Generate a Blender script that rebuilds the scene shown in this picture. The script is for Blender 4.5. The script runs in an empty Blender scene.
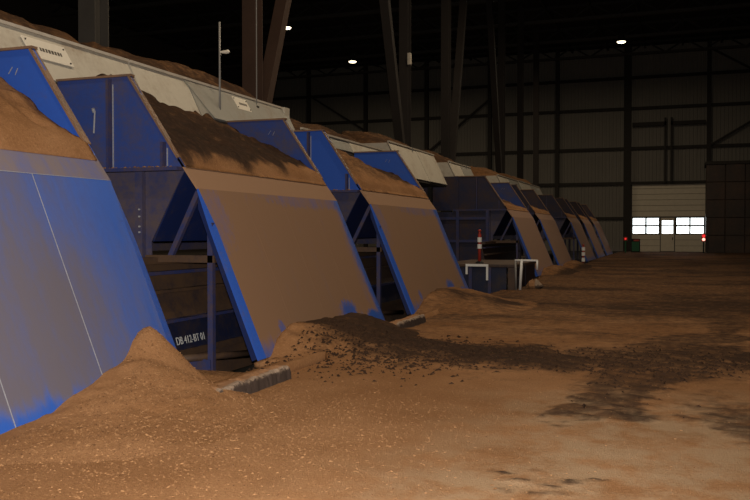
import bpy, math, random
import numpy as np
from mathutils import Vector, Matrix

random.seed(7)
scene = bpy.context.scene
col = scene.collection

# ---------------------------------------------------------------- camera
cam_d = bpy.data.cameras.new('camera')
cam_d.sensor_width = 36.0
cam_d.lens = 40.707
cam_d.clip_end = 400
cam = bpy.data.objects.new('camera', cam_d)
col.objects.link(cam)
cam.location = (0, 0, 1.7)
YAW, PITCH = math.radians(20.005), math.radians(1.2024)
cam.rotation_euler = (math.pi / 2 - PITCH, 0, YAW)
scene.camera = cam

# ---------------------------------------------------------------- sky, flash, exposure
world = bpy.data.worlds.new('daylight')
scene.world = world
world.use_nodes = True
world.node_tree.nodes['Background'].inputs[0].default_value = (0.93, 0.97, 1.0, 1)
world.node_tree.nodes['Background'].inputs[1].default_value = 3.0

# the photographer's flash, mounted on the camera (nearby surfaces are lit, the hall falls off into the dark)
fl = bpy.data.lights.new('camera_flash', 'SPOT')
fl.energy = 4000
fl.color = (1.0, 0.93, 0.84)
fl.spot_size = math.radians(84)
fl.spot_blend = 0.75
fl.shadow_soft_size = 0.05
flo = bpy.data.objects.new('camera_flash', fl)
col.objects.link(flo)
flo.location = (0.02, -0.02, 1.86)
flo.rotation_euler = (math.pi / 2 - math.radians(1.0), 0, YAW + math.radians(2))

vs = scene.view_settings
vs.view_transform = 'Standard'
vs.look = 'None'
vs.exposure = 0.0
vs.gamma = 1.0
vs.use_curve_mapping = False
scene.cycles.max_bounces = 6
scene.cycles.sample_clamp_indirect = 3.0

LAMP_W = 520.0


# ---------------------------------------------------------------- node helpers
def lin(r, g, b):
    f = lambda c: (c / 255 / 12.92) if c / 255 <= 0.04045 else ((c / 255 + 0.055) / 1.055) ** 2.4
    return (f(r), f(g), f(b), 1)


class N:
    def __init__(self, name):
        self.m = bpy.data.materials.new(name)
        self.m.use_nodes = True
        self.t = self.m.node_tree
        self.b = self.t.nodes['Principled BSDF']
        self.tc = self.t.nodes.new('ShaderNodeTexCoord')

    def link(self, a, b):
        self.t.links.new(a, b)

    def put(self, sock, v):
        if hasattr(v, 'links') or isinstance(v, bpy.types.NodeSocket):
            self.link(v, sock)
        else:
            sock.default_value = v

    def noise(self, scale, detail=4, rough=0.6, stretch=(1, 1, 1), out='Fac'):
        mp = self.t.nodes.new('ShaderNodeMapping')
        mp.inputs['Scale'].default_value = stretch
        self.link(self.tc.outputs['Object'], mp.inputs['Vector'])
        n = self.t.nodes.new('ShaderNodeTexNoise')
        n.inputs['Scale'].default_value = scale
        n.inputs['Detail'].default_value = detail
        n.inputs['Roughness'].default_value = rough
        self.link(mp.outputs[0], n.inputs['Vector'])
        return n.outputs[out]

    def voronoi(self, scale, out='Distance'):
        n = self.t.nodes.new('ShaderNodeTexVoronoi')
        n.inputs['Scale'].default_value = scale
        self.link(self.tc.outputs['Object'], n.inputs['Vector'])
        return n.outputs[out]

    def xyz(self):
        s = self.t.nodes.new('ShaderNodeSeparateXYZ')
        self.link(self.tc.outputs['Object'], s.inputs[0])
        return s.outputs

    def math(self, op, a, b=0.0, clamp=False):
        n = self.t.nodes.new('ShaderNodeMath')
        n.operation = op
        n.use_clamp = clamp
        self.put(n.inputs[0], a)
        self.put(n.inputs[1], b)
        return n.outputs[0]

    def rng(self, v, a, b, c=0.0, d=1.0):
        n = self.t.nodes.new('ShaderNodeMapRange')
        n.interpolation_type = 'SMOOTHSTEP'
        self.put(n.inputs[0], v)
        for i, q in zip((1, 2, 3, 4), (a, b, c, d)):
            n.inputs[i].default_value = q
        return n.outputs[0]

    def mix(self, f, a, b):
        n = self.t.nodes.new('ShaderNodeMix')
        n.data_type = 'RGBA'
        self.put(n.inputs[0], f)
        self.put(n.inputs[6], a)
        self.put(n.inputs[7], b)
        return n.outputs[2]

    def attr(self, name):
        n = self.t.nodes.new('ShaderNodeAttribute')
        n.attribute_name = name
        return n.outputs['Fac']

    def bump(self, h, strength=0.4, dist=0.02):
        n = self.t.nodes.new('ShaderNodeBump')
        n.inputs['Strength'].default_value = strength
        n.inputs['Distance'].default_value = dist
        self.put(n.inputs['Height'], h)
        self.link(n.outputs[0], self.b.inputs['Normal'])

    def done(self, colr, rough=0.8, metal=0.0, spec=0.3):
        self.put(self.b.inputs['Base Color'], colr)
        self.put(self.b.inputs['Roughness'], rough)
        self.b.inputs['Metallic'].default_value = metal
        self.b.inputs['Specular IOR Level'].default_value = spec
        return self.m


DUST = (0.235, 0.130, 0.066, 1)
DUST_D = (0.130, 0.068, 0.034, 1)
BLUE = (0.028, 0.105, 0.440, 1)
NAVY = (0.008, 0.018, 0.095, 1)


def mat_peat():
    n = N('peat')
    dark = n.attr('dark')
    big = n.noise(0.55, 5, 0.6)
    med = n.noise(6, 5, 0.7)
    fine = n.noise(34, 5, 0.8)
    spk = n.voronoi(70, 'Distance')
    dry = n.mix(n.rng(big, 0.35, 0.68), (0.235, 0.112, 0.047, 1), (0.320, 0.165, 0.078, 1))
    dry = n.mix(n.math('MULTIPLY', n.rng(fine, 0.50, 0.72), 0.55), dry, (0.46, 0.27, 0.13, 1))
    dry = n.mix(n.math('MULTIPLY', n.rng(fine, 0.46, 0.30), 0.60), dry, (0.085, 0.038, 0.018, 1))
    worn = n.math('MULTIPLY', n.attr('worn'), n.rng(n.noise(2.0, 5, 0.7), 0.35, 0.62))
    dry = n.mix(worn, dry, n.mix(fine, (0.30, 0.205, 0.125, 1), (0.40, 0.285, 0.18, 1)))
    drk = n.mix(n.rng(med, 0.35, 0.7), (0.014, 0.009, 0.007, 1), (0.060, 0.031, 0.018, 1))
    d = n.math('ADD', dark, n.math('MULTIPLY', n.math('SUBTRACT', med, 0.5), 1.5))
    d = n.math('ADD', d, n.math('MULTIPLY', n.math('SUBTRACT', n.noise(1.6, 4, 0.65, (0.6, 1.6, 1)), 0.5), 0.5))
    d = n.math('MULTIPLY', n.rng(d, 0.06, 1.05), n.rng(dark, 0.02, 0.25))
    c = n.mix(d, dry, drk)
    n.bump(n.math('ADD', n.math('MULTIPLY', fine, 0.7), n.math('MULTIPLY', spk, 0.25)), 0.45, 0.03)
    return n.done(c, 0.95, spec=0.1)


def mat_peat_dark():
    n = N('peat_clod')
    med = n.noise(9, 4)
    return n.done(n.mix(med, (0.012, 0.008, 0.006, 1), (0.07, 0.036, 0.02, 1)), 0.95, spec=0.1)


def mat_chip():
    n = N('peat_fibre')
    med = n.noise(23, 2)
    c = n.mix(n.rng(med, 0.35, 0.65), (0.10, 0.045, 0.02, 1), (0.33, 0.18, 0.085, 1))
    return n.done(c, 0.9, spec=0.1)


def mat_front(name, base, dustc, ky0=None, bottom=None, edge=True, streak=0.5, amp=0.7, film=0.55, patch=None, topclean=0.0):
    """blue painted sheet under a film of peat dust (dust lies where the chute carries it: middle of the panel)"""
    n = N(name)
    x, y, z = n.xyz()
    st = n.noise(2.2, 5, 0.6, (0.5, 2.2, 0.35))
    fi = n.noise(18, 4, 0.65, (1, 1, 0.4))
    f = n.math('ADD', base, n.math('MULTIPLY', n.math('SUBTRACT', st, 0.5), streak * 2))
    f = n.math('ADD', f, n.math('MULTIPLY', n.math('SUBTRACT', fi, 0.5), 0.35))
    if ky0:                                    # clean side: dust fades out between these two y values
        f = n.math('SUBTRACT', f, n.math('MULTIPLY', n.rng(y, ky0[0], ky0[1]), amp))
    if topclean:
        f = n.math('SUBTRACT', f, n.math('MULTIPLY', n.rng(n.math('ADD', z, n.math('MULTIPLY', st, 0.5)), 1.3, 2.35), topclean))
    if bottom:                                 # washed clean strip above the ground
        f = n.math('SUBTRACT', f, n.math('MULTIPLY', n.rng(n.math('ADD', z, n.math('MULTIPLY', st, 0.3)), bottom[1] + .15, bottom[0] + .15), bottom[2]))
    for py, pz, ry, rz, ps in (patch or ()):       # spots where the dust was rubbed off
        dd = n.math('ADD', n.math('POWER', n.math('DIVIDE', n.math('SUBTRACT', y, py), ry), 2.0), n.math('POWER', n.math('DIVIDE', n.math('SUBTRACT', z, pz), rz), 2.0))
        dd = n.math('ADD', dd, n.math('MULTIPLY', n.math('SUBTRACT', fi, 0.5), 2.2))
        f = n.math('SUBTRACT', f, n.math('MULTIPLY', n.rng(dd, 1.3, 0.2), ps))
    f = n.rng(f, 0.0, 1.0)
    blue = n.mix(n.math('MULTIPLY', fi, 0.5), BLUE, (0.022, 0.07, 0.36, 1))
    c = n.mix(n.math('MULTIPLY', f, film), blue, dustc)
    n.bump(n.math('ADD', n.math('MULTIPLY', st, 0.3), fi), 0.12, 0.01)
    return n.done(c, n.rng(f, 0.0, 0.6, 0.42, 0.85), spec=0.35)


def mat_paint(name, c1, c2, dust, amt=0.35, rough=0.55, scale=3.0):
    n = N(name)
    a = n.noise(scale, 5, 0.65)
    b = n.noise(scale * 9, 4, 0.65)
    c = n.mix(b, c1, c2)
    f = n.rng(n.math('ADD', n.math('MULTIPLY', a, 0.7), n.math('MULTIPLY', b, 0.3)), 0.62 - amt * 0.55, 0.92 - amt * 0.45)
    c = n.mix(n.math('MULTIPLY', f, 0.9), c, dust)
    n.bump(b, 0.12, 0.01)
    return n.done(c, rough, spec=0.3)


def mat_plain(name, c, rough=0.6, metal=0.0, var=0.25, scale=12):
    n = N(name)
    a = n.noise(scale, 4)
    c2 = tuple(v * (1 - var) for v in c[:3]) + (1,)
    return n.done(n.mix(a, c, c2), rough, metal)


def mat_emit(name, c, s):
    n = N(name)
    n.b.inputs['Emission Color'].default_value = c
    n.b.inputs['Emission Strength'].default_value = s
    return n.done(c, 0.4)


def mat_pane():
    m = bpy.data.materials.new('pane_glass')
    m.use_nodes = True
    t = m.node_tree
    for q in list(t.nodes):
        t.nodes.remove(q)
    o = t.nodes.new('ShaderNodeOutputMaterial')
    mx = t.nodes.new('ShaderNodeMixShader')
    tr = t.nodes.new('ShaderNodeBsdfTransparent')
    tr.inputs[0].default_value = (0.96, 0.98, 0.97, 1)
    gl = t.nodes.new('ShaderNodeBsdfGlossy')
    gl.inputs['Roughness'].default_value = 0.08
    fr = t.nodes.new('ShaderNodeFresnel')
    t.links.new(fr.outputs[0], mx.inputs[0])
    t.links.new(tr.outputs[0], mx.inputs[1])
    t.links.new(gl.outputs[0], mx.inputs[2])
    t.links.new(mx.outputs[0], o.inputs[0])
    return m


PEAT = mat_peat()
CLOD = mat_peat_dark()
CHIP = mat_chip()
FRONT_CLEAN = mat_front('blue_front_thin_dust', 0.92, (0.125, 0.100, 0.090, 1), (3.3, 5.0), (0.02, 0.30, 0.9), streak=0.42, amp=0.52, film=0.88, topclean=0.30)
LIP_CLEAN = mat_front('blue_lip_thin_dust', 0.72, (0.20, 0.150, 0.120, 1), None, None, film=0.92, streak=0.5)
FRONT_DUST = mat_front('blue_front_thick_dust', 1.05, DUST, (4.3, 5.2), (0.0, 0.34, 0.7), streak=0.42, amp=0.55, film=0.98, patch=((3.5, 0.34, 0.40, 0.20, 0.8), (4.5, 0.16, 0.3, 0.14, 0.7), (0.9, 0.32, 0.12, 0.12, 0.6), (0.25, 1.9, 0.35, 0.6, 0.30), (3.6, 2.25, 2.2, 0.16, 0.35), (4.95, 1.3, 0.25, 1.2, 0.4)))
LIP_DUST = mat_front('blue_lip_thick_dust', 1.1, (0.29, 0.165, 0.088, 1), None, None, streak=0.25, film=0.98)
FRONT_FAR = mat_front('blue_front_far_dust', 1.0, (0.30, 0.175, 0.095, 1), (4.4, 5.3), (0.0, 0.4, 0.6), streak=0.25, amp=0.5, film=0.93)
FLANGE = mat_paint('blue_flange_paint', BLUE, (0.02, 0.07, 0.40, 1), (0.10, 0.09, 0.12, 1), 0.28)
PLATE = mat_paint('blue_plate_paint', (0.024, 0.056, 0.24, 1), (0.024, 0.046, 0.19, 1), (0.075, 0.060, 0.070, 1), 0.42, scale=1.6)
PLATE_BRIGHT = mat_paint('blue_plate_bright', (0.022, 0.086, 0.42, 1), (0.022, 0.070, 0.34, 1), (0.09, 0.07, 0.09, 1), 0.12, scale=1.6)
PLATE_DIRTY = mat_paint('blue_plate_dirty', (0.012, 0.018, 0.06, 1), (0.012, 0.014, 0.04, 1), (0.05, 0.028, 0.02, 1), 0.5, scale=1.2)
WALLING = mat_paint('blue_walling_dusty', (0.022, 0.036, 0.13, 1), (0.022, 0.03, 0.095, 1), (0.095, 0.068, 0.062, 1), 0.62, scale=1.3)
NAVYM = mat_paint('navy_steel', NAVY, (0.007, 0.014, 0.06, 1), (0.05, 0.04, 0.045, 1), 0.25)
POSTM = mat_paint('blue_post_paint', (0.020, 0.036, 0.150, 1), (0.02, 0.03, 0.10, 1), (0.075, 0.05, 0.05, 1), 0.5, scale=4)
CASING = mat_paint('casing_dirty', (0.018, 0.018, 0.034, 1), (0.012, 0.012, 0.02, 1), (0.085, 0.048, 0.026, 1), 0.75, scale=2.2)
CASING_BLUE = mat_paint('casing_blue', (0.010, 0.015, 0.048, 1), (0.008, 0.010, 0.03, 1), (0.05, 0.032, 0.022, 1), 0.35, scale=2.2)
EDGE = mat_paint('dusty_edge', (0.13, 0.085, 0.06, 1), (0.10, 0.07, 0.06, 1), (0.22, 0.12, 0.065, 1), 0.6, scale=5)
WHITE_WALL = mat_paint('white_trough_paint', (0.50, 0.455, 0.375, 1), (0.43, 0.39, 0.325, 1), (0.24, 0.16, 0.10, 1), 0.30, scale=0.9)
GREY_WALL = mat_paint('grey_trough_paint', (0.28, 0.27, 0.235, 1), (0.24, 0.23, 0.205, 1), (0.22, 0.15, 0.10, 1), 0.26, scale=0.9)
RAIL = mat_plain('rail_pale', (0.62, 0.55, 0.46, 1), 0.6, 0.0, 0.5, 5)
SIGN = mat_plain('sign_white', (0.72, 0.66, 0.56, 1), 0.5, 0.0, 0.15)
INK = mat_plain('sign_ink', (0.09, 0.075, 0.06, 1), 0.7)
WELD = mat_plain('weld_white', (0.36, 0.36, 0.40, 1), 0.6, 0, 0.6, 30)
LETTER = mat_plain('letter_white', (0.62, 0.62, 0.62, 1), 0.6, 0, 0.3, 30)
STEEL = mat_plain('galvanised_steel', (0.26, 0.25, 0.24, 1), 0.5, 0.3)
COLUMN_G = mat_plain('column_grey', (0.060, 0.052, 0.044, 1), 0.75, 0, 0.4, 2)
COLUMN_B = mat_plain('column_rust', (0.062, 0.033, 0.022, 1), 0.8, 0, 0.4, 2)
DARKSTEEL = mat_plain('dark_steel', (0.030, 0.026, 0.022, 1), 0.8, 0, 0.3, 3)
CLAD = mat_plain('cladding_beige', (0.185, 0.170, 0.145, 1), 0.7, 0, 0.22, 0.6)
COLUMN_FALLOFF = mat_plain('column_falloff_tone', (0.026, 0.020, 0.017, 1), 0.8, 0, 0.4, 2)  # darker copy for far columns: flash falloff put into the colour
ROOF = mat_plain('roof_dark', (0.020, 0.018, 0.016, 1), 0.9, 0, 0.3, 1)
HALLWALL = mat_plain('hall_wall', (0.06, 0.05, 0.042, 1), 0.9, 0, 0.3, 1)
DOORM = mat_plain('door_panel', (0.62, 0.55, 0.43, 1), 0.6, 0, 0.25, 3)
DOORF = mat_plain('door_frame', (0.10, 0.09, 0.075, 1), 0.6)
PANE = mat_pane()
BLOCK = mat_paint('stained_block', (0.034, 0.026, 0.022, 1), (0.03, 0.023, 0.02, 1), (0.075, 0.042, 0.026, 1), 0.45, scale=0.5)
WHITEP = mat_plain('white_paint', (0.85, 0.84, 0.82, 1), 0.5, 0, 0.25)
REDP = mat_plain('red_paint', (0.42, 0.045, 0.03, 1), 0.5)
GREENP = mat_plain('green_paint', (0.02, 0.11, 0.05, 1), 0.6)
BLACKP = mat_plain('black_rubber', (0.012, 0.012, 0.012, 1), 0.8)
BOLT = mat_plain('bolt_zinc', (0.62, 0.62, 0.64, 1), 0.35, 0.5)


def mat_concrete():
    n = N('kerb_concrete')
    x, y, z = n.xyz()
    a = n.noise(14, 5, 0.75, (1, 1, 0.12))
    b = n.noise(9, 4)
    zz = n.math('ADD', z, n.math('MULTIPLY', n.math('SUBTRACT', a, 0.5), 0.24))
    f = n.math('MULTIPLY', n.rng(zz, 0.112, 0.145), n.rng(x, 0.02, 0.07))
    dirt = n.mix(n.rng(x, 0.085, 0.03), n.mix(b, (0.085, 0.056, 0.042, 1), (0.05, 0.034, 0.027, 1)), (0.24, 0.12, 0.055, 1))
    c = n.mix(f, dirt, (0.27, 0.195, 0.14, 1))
    n.bump(n.math('ADD', n.math('MULTIPLY', a, 0.4), n.noise(25, 5, 0.7)), 0.5, 0.03)
    return n.done(c, 0.9)


KERB = mat_concrete()


# ---------------------------------------------------------------- mesh helpers
class G:
    """collects the geometry of ONE part"""

    def __init__(self):
        self.v, self.f = [], []

    def add(self, vs_, fs_):
        o = len(self.v)
        self.v += [tuple(p) for p in vs_]
        self.f += [tuple(i + o for i in q) for q in fs_]
        return self

    def box(self, x0, x1, y0, y1, z0, z1):
        v = [(x, y, z) for x in (x0, x1) for y in (y0, y1) for z in (z0, z1)]
        return self.add(v, [(0, 1, 3, 2), (4, 6, 7, 5), (0, 4, 5, 1), (2, 3, 7, 6), (0, 2, 6, 4), (1, 5, 7, 3)])

    def plate(self, pts, t, n=None):
        """polygon pts given a thickness t along its normal (the pts are the front)"""
        p = [Vector(q) for q in pts]
        if n is None:
            n = (p[1] - p[0]).cross(p[2] - p[1]).normalized()
        n = Vector(n)
        b = [q - n * t for q in p]
        k = len(p)
        fs_ = [tuple(range(k)), tuple(range(2 * k - 1, k - 1, -1))]
        for i in range(k):
            j = (i + 1) % k
            fs_.append((i, i + k, j + k, j))
        return self.add(p + b, fs_)

    def bar(self, a, b, w, h, up=(0, 0, 1)):
        a, b = Vector(a), Vector(b)
        d = (b - a).normalized()
        s = d.cross(Vector(up))
        if s.length < 1e-4:
            s = d.cross(Vector((1, 0, 0)))
        s.normalize()
        u = s.cross(d).normalized()
        v = []
        for p in (a, b):
            for i, j in ((-1, -1), (1, -1), (1, 1), (-1, 1)):
                v.append(p + s * (i * w / 2) + u * (j * h / 2))
        return self.add(v, [(3, 2, 1, 0), (4, 5, 6, 7), (0, 1, 5, 4), (1, 2, 6, 5), (2, 3, 7, 6), (3, 0, 4, 7)])

    def tube(self, a, b, r0, r1=None, k=12):
        r1 = r0 if r1 is None else r1
        a, b = Vector(a), Vector(b)
        d = (b - a).normalized()
        s = d.orthogonal().normalized()
        u = d.cross(s)
        v = []
        for p, r in ((a, r0), (b, r1)):
            for i in range(k):
                t = 2 * math.pi * i / k
                v.append(p + s * (r * math.cos(t)) + u * (r * math.sin(t)))
        fs_ = [tuple(range(k - 1, -1, -1)), tuple(range(k, 2 * k))]
        fs_ += [(i, (i + 1) % k, k + (i + 1) % k, k + i) for i in range(k)]
        return self.add(v, fs_)

    def lathe(self, c, prof, k=16):
        """profile of (r, z) about the vertical through c"""
        v = []
        for r, z in prof:
            for i in range(k):
                t = 2 * math.pi * i / k
                v.append((c[0] + r * math.cos(t), c[1] + r * math.sin(t), c[2] + z))
        fs_ = []
        for j in range(len(prof) - 1):
            for i in range(k):
                q = (i + 1) % k
                fs_.append((j * k + i, j * k + q, (j + 1) * k + q, (j + 1) * k + i))
        fs_.append(tuple(range(k - 1, -1, -1)))
        m = (len(prof) - 1) * k
        fs_.append(tuple(range(m, m + k)))
        return self.add(v, fs_)


def obj(name, g, mat, parent=None, base=(0, 0, 0), smooth=False, bevel=0.0):
    """one mesh object; vertices are world coordinates, base is the world origin of the thing it belongs to"""
    me = bpy.data.meshes.new(name)
    bx, by, bz = base
    me.from_pydata([(a - bx, b - by, c - bz) for a, b, c in g.v], [], g.f)
    me.materials.append(mat)
    me.update()
    if smooth:
        me.polygons.foreach_set('use_smooth', [True] * len(me.polygons))
    o = bpy.data.objects.new(name, me)
    col.objects.link(o)
    if parent is not None:
        o.parent = parent
    else:
        o.location = base
    if bevel:
        b = o.modifiers.new('bevel', 'BEVEL')
        b.width = bevel
        b.segments = 1
        b.limit_method = 'ANGLE'
    return o


def thing(name, base, label=None, cat=None, group=None, kind=None):
    o = bpy.data.objects.new(name, None)
    o.empty_display_size = 0.2
    col.objects.link(o)
    o.location = base
    return tag(o, label, cat, group, kind)


def tag(o, label=None, cat=None, group=None, kind=None):
    for k, v in (('label', label), ('category', cat), ('group', group), ('kind', kind)):
        if v:
            o[k] = v
    return o


# ---------------------------------------------------------------- noise for height fields
_rs = np.random.RandomState(11)
_T = _rs.rand(256, 256)


def vnoise(x, y):
    xi, yi = np.floor(x).astype(int), np.floor(y).astype(int)
    fx, fy = x - xi, y - yi
    fx, fy = fx * fx * (3 - 2 * fx), fy * fy * (3 - 2 * fy)
    g = lambda i, j: _T[i % 256, j % 256]
    return (g(xi, yi) * (1 - fx) + g(xi + 1, yi) * fx) * (1 - fy) + (g(xi, yi + 1) * (1 - fx) + g(xi + 1, yi + 1) * fx) * fy


def fbm(x, y, s=1.0, o=4, gain=0.5):
    t, a, w = 0.0, 1.0, 0.0
    for k in range(o):
        t = t + a * vnoise(x * s + 17.3 * k, y * s + 5.1 * k)
        w += a
        a *= gain
        s *= 2.03
    return t / w - 0.5


def sstep(a, b, x):
    t = np.clip((x - a) / (b - a), 0, 1)
    return t * t * (3 - 2 * t)


def field(name, xs, ys, z, dark, mat, base=(0, 0, 0), skirt=None):
    """height field mesh over xs, ys with a per-vertex colour mask; skirt = z of a closing underside"""
    nx, ny = len(xs), len(ys)
    XX, YY = np.meshgrid(xs, ys, indexing='ij')
    v = np.stack([XX.ravel() - base[0], YY.ravel() - base[1], z.ravel() - base[2]], 1)
    i = np.arange(nx * ny).reshape(nx, ny)
    f = np.stack([i[:-1, :-1].ravel(), i[1:, :-1].ravel(), i[1:, 1:].ravel(), i[:-1, 1:].ravel()], 1)
    fl_ = f.tolist()
    if skirt is not None:
        rim = list(i[:, 0]) + list(i[-1, 1:]) + list(i[-2::-1, -1]) + list(i[0, -2:0:-1])
        low = v[rim].copy()
        low[:, 2] = skirt - base[2]
        o = len(v)
        v = np.concatenate([v, low])
        m = len(rim)
        fl_ += [(int(rim[(q + 1) % m]), int(rim[q]), o + q, o + (q + 1) % m) for q in range(m)]
        fl_.append(tuple(range(o + m - 1, o - 1, -1)))
        dark = np.concatenate([dark.ravel(), np.zeros(m)])
    me = bpy.data.meshes.new(name)
    me.from_pydata(v.tolist(), [], fl_)
    me.materials.append(mat)
    a = me.attributes.new('dark', 'FLOAT', 'POINT')
    a.data.foreach_set('value', np.asarray(dark, dtype=np.float32).ravel())
    me.polygons.foreach_set('use_smooth', [True] * len(me.polygons))
    me.update()
    ob = bpy.data.objects.new(name, me)
    ob.location = base
    col.objects.link(ob)
    return ob


# ================================================================ SETTING
HX0, HX1, HY0, HY1, HZ = -42.0, 14.0, -6.0, 78.0, 18.0
FLOOR_X0 = -5.20
PIT_X = -9.6


def seg_d(x, y, a, b):
    ax, ay = a
    bx, by = b
    t = np.clip(((x - ax) * (bx - ax) + (y - ay) * (by - ay)) / ((bx - ax) ** 2 + (by - ay) ** 2), 0, 1)
    return np.hypot(x - ax - t * (bx - ax), y - ay - t * (by - ay))


def floor_dark(x, y):
    """where dark wet peat has been dragged over the floor (tyre tracks and spills), plus a darker tone down the hall"""
    n1 = fbm(x, y, 0.9, 4)
    n2 = fbm(x + 40, y, 3.0, 3)
    n3 = fbm(x, y + 70, 7.0, 3)
    xx, yy = x + n1 * 1.4 + n3 * 0.5, y + n2 * 1.2 + n3 * 0.6
    d = np.zeros_like(x)

    def blob(cx, cy, rx, ry, s, rot=0.0):
        c, q = math.cos(rot), math.sin(rot)
        u, v = (xx - cx) * c + (yy - cy) * q, -(xx - cx) * q + (yy - cy) * c
        return s * (1 - sstep(0.25, 1.35, np.hypot(u / rx, v / ry)))

    def track(a, b, w, s):
        return s * (1 - sstep(w * 0.5, w * 1.1, seg_d(xx, yy, a, b)))

    for q in (blob(-2.6, 11.6, 3.0, 1.5, 1.0, -0.05), blob(0.8, 12.3, 2.6, 1.5, 0.95, 0.1), blob(-4.3, 12.4, 1.2, 1.5, 0.9), blob(-0.6, 11.6, 1.5, 1.8, 0.85, 0.5),
              track((-1.05, 7.9), (-0.2, 12.5), 0.42, 0.75), track((-0.35, 8.3), (0.7, 15.5), 0.40, 0.8),
              track((-0.2, 12.5), (0.9, 17.5), 0.5, 0.75), track((0.3, 12.0), (2.6, 13.6), 0.7, 0.7),
              blob(-0.55, 9.8, 0.9, 1.9, 0.62), blob(0.62, 8.2, 0.40, 1.5, 0.7), blob(1.2, 13.5, 1.6, 1.4, 0.6), blob(1.6, 18, 1.8, 3.0, 0.5),
              blob(-1.5, 14.6, 1.8, 0.5, 0.6), blob(-2.8, 16.8, 1.0, 0.5, 0.45), blob(0.0, 20, 2.6, 0.8, 0.5),
              track((-4.6, 33), (3.2, 31), 1.5, 0.8), track((-5.0, 40), (3.5, 37), 1.7, 0.9), track((-4.5, 49), (3.5, 46), 2.6, 0.7),
              track((-4.8, 55), (3.5, 57), 3, 0.6), blob(-4.7, 38.5, 0.9, 2.5, 0.9), blob(-4.8, 46, 0.9, 2.5, 0.8),
              track((-5, 66), (5, 68), 5, 0.8), blob(3.5, 24, 1.4, 9, 0.5)):
        d = np.maximum(d, q)
    # tread pattern of the wheel tracks
    tread = 0.5 + 0.5 * np.sin((x * 0.5 + y) * 2 * math.pi / 0.34 + n1 * 9)
    d = d * (0.86 + 0.14 * tread)
    # a few loose crumbs in the foreground
    for cx, cy in ((-1.05, 5.75), (-0.85, 5.7), (-0.98, 6.0), (-0.72, 5.83), (-0.55, 5.95), (-1.2, 5.9), (-0.9, 5.5), (-1.12, 5.5), (-0.75, 5.55)):
        d = np.maximum(d, 0.85 * (1 - sstep(0.4, 1.2, np.hypot((x - cx) / 0.085, (y - cy) / 0.045) + 1.4 * n2)))
    # overall darker tone further down the hall and to the right, with mottling
    d = np.maximum(d, 0.20 * sstep(9.5, 12.5, y + n1 * 4) + 0.46 * sstep(11.5, 20, y + n1 * 5) + 0.12 * sstep(1.0, 4.0, x) + 0.24 * sstep(12, 17, y) * sstep(-0.1, 0.25, fbm(x * 0.4, y * 0.7 + 33, 1.0, 4)))
    return np.clip(d, 0, 1)


def floor_height(x, y):
    h = 0.010 * fbm(x, y, 2.5, 3) + 0.006 * fbm(x, y, 9, 2)
    d = floor_dark(x, y)
    h = h + 0.03 * d * (0.5 + fbm(x + 9, y, 6, 3)) + 0.012 * d * np.sin((x * 0.5 + y) * 2 * math.pi / 0.34 + 9 * fbm(x, y, 0.9, 4))
    h = np.maximum(h, -0.03)
    gap = ((y > 8.25) & (y < 10.08)) | ((y > 15.1) & (y < 16.9)) | ((y > 22.2) & (y < 32.8)) | ((y > 44.5) & (y < 50.9))
    return np.where(gap & (x < -5.02), -0.55, h)          # the pit edge lies further out between the machines


def build_floor():
    ys = np.concatenate([np.arange(HY0, 2.5, 0.5), np.arange(2.5, 16, 0.055), np.arange(16, 30, 0.14), np.arange(30, HY1 + 0.01, 0.5)])
    ys[-1] = HY1
    xs = np.concatenate([np.arange(FLOOR_X0, 2.4, 0.07), np.arange(2.4, HX1, 0.4), [HX1]])
    XX, YY = np.meshgrid(xs, ys, indexing='ij')
    o = field('floor', xs, ys, floor_height(XX, YY), floor_dark(XX, YY), PEAT, skirt=-0.7)
    a = o.data.attributes.new('worn', 'FLOAT', 'POINT')
    wv = 0.75 * sstep(-2.8, -0.9, XX + 0.8 * fbm(XX, YY, 1.1, 3)) * (1 - sstep(7.5, 10.5, YY + fbm(XX + 3, YY, 1.1, 3)))
    a.data.foreach_set('value', np.concatenate([wv.ravel(), np.zeros(len(o.data.vertices) - wv.size)]).astype(np.float32))
    tag(o, 'concrete hall floor strewn with brown peat and dark wheel tracks', kind='structure')
    # sunken strip under the machines, and the floor behind it
    tag(obj('floor_pit', G().box(PIT_X, FLOOR_X0, HY0, HY1, -0.9, -0.7), DARKSTEEL), 'dark sunken floor under the hoppers', kind='structure')
    tag(obj('floor_behind', G().box(HX0, PIT_X, HY0, HY1, -0.9, 0.0), HALLWALL), 'dark floor behind the white trough', kind='structure')


build_floor()

# ---- hall shell
w = thing('wall_left', (HX0, 36, 0), 'far left hall wall lost in the dark', kind='structure')
for i in range(12):
    obj('cladding_panel', G().box(HX0 - 0.2, HX0, HY0 + 7 * i + (0.02 if i else -0.3), HY0 + 7 * (i + 1) - (0 if i < 11 else -0.3), -0.9, HZ), HALLWALL, w, (HX0, 36, 0))
tag(obj('wall_right', G().box(HX1, HX1 + 0.2, HY0 - 0.3, HY1 + 0.3, -0.9, HZ), HALLWALL), 'dark right hall wall', kind='structure')
tag(obj('wall_front', G().box(HX0, HX1, HY0 - 0.2, HY0, -0.9, HZ), HALLWALL), 'dark hall wall behind the viewer', kind='structure')
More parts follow.
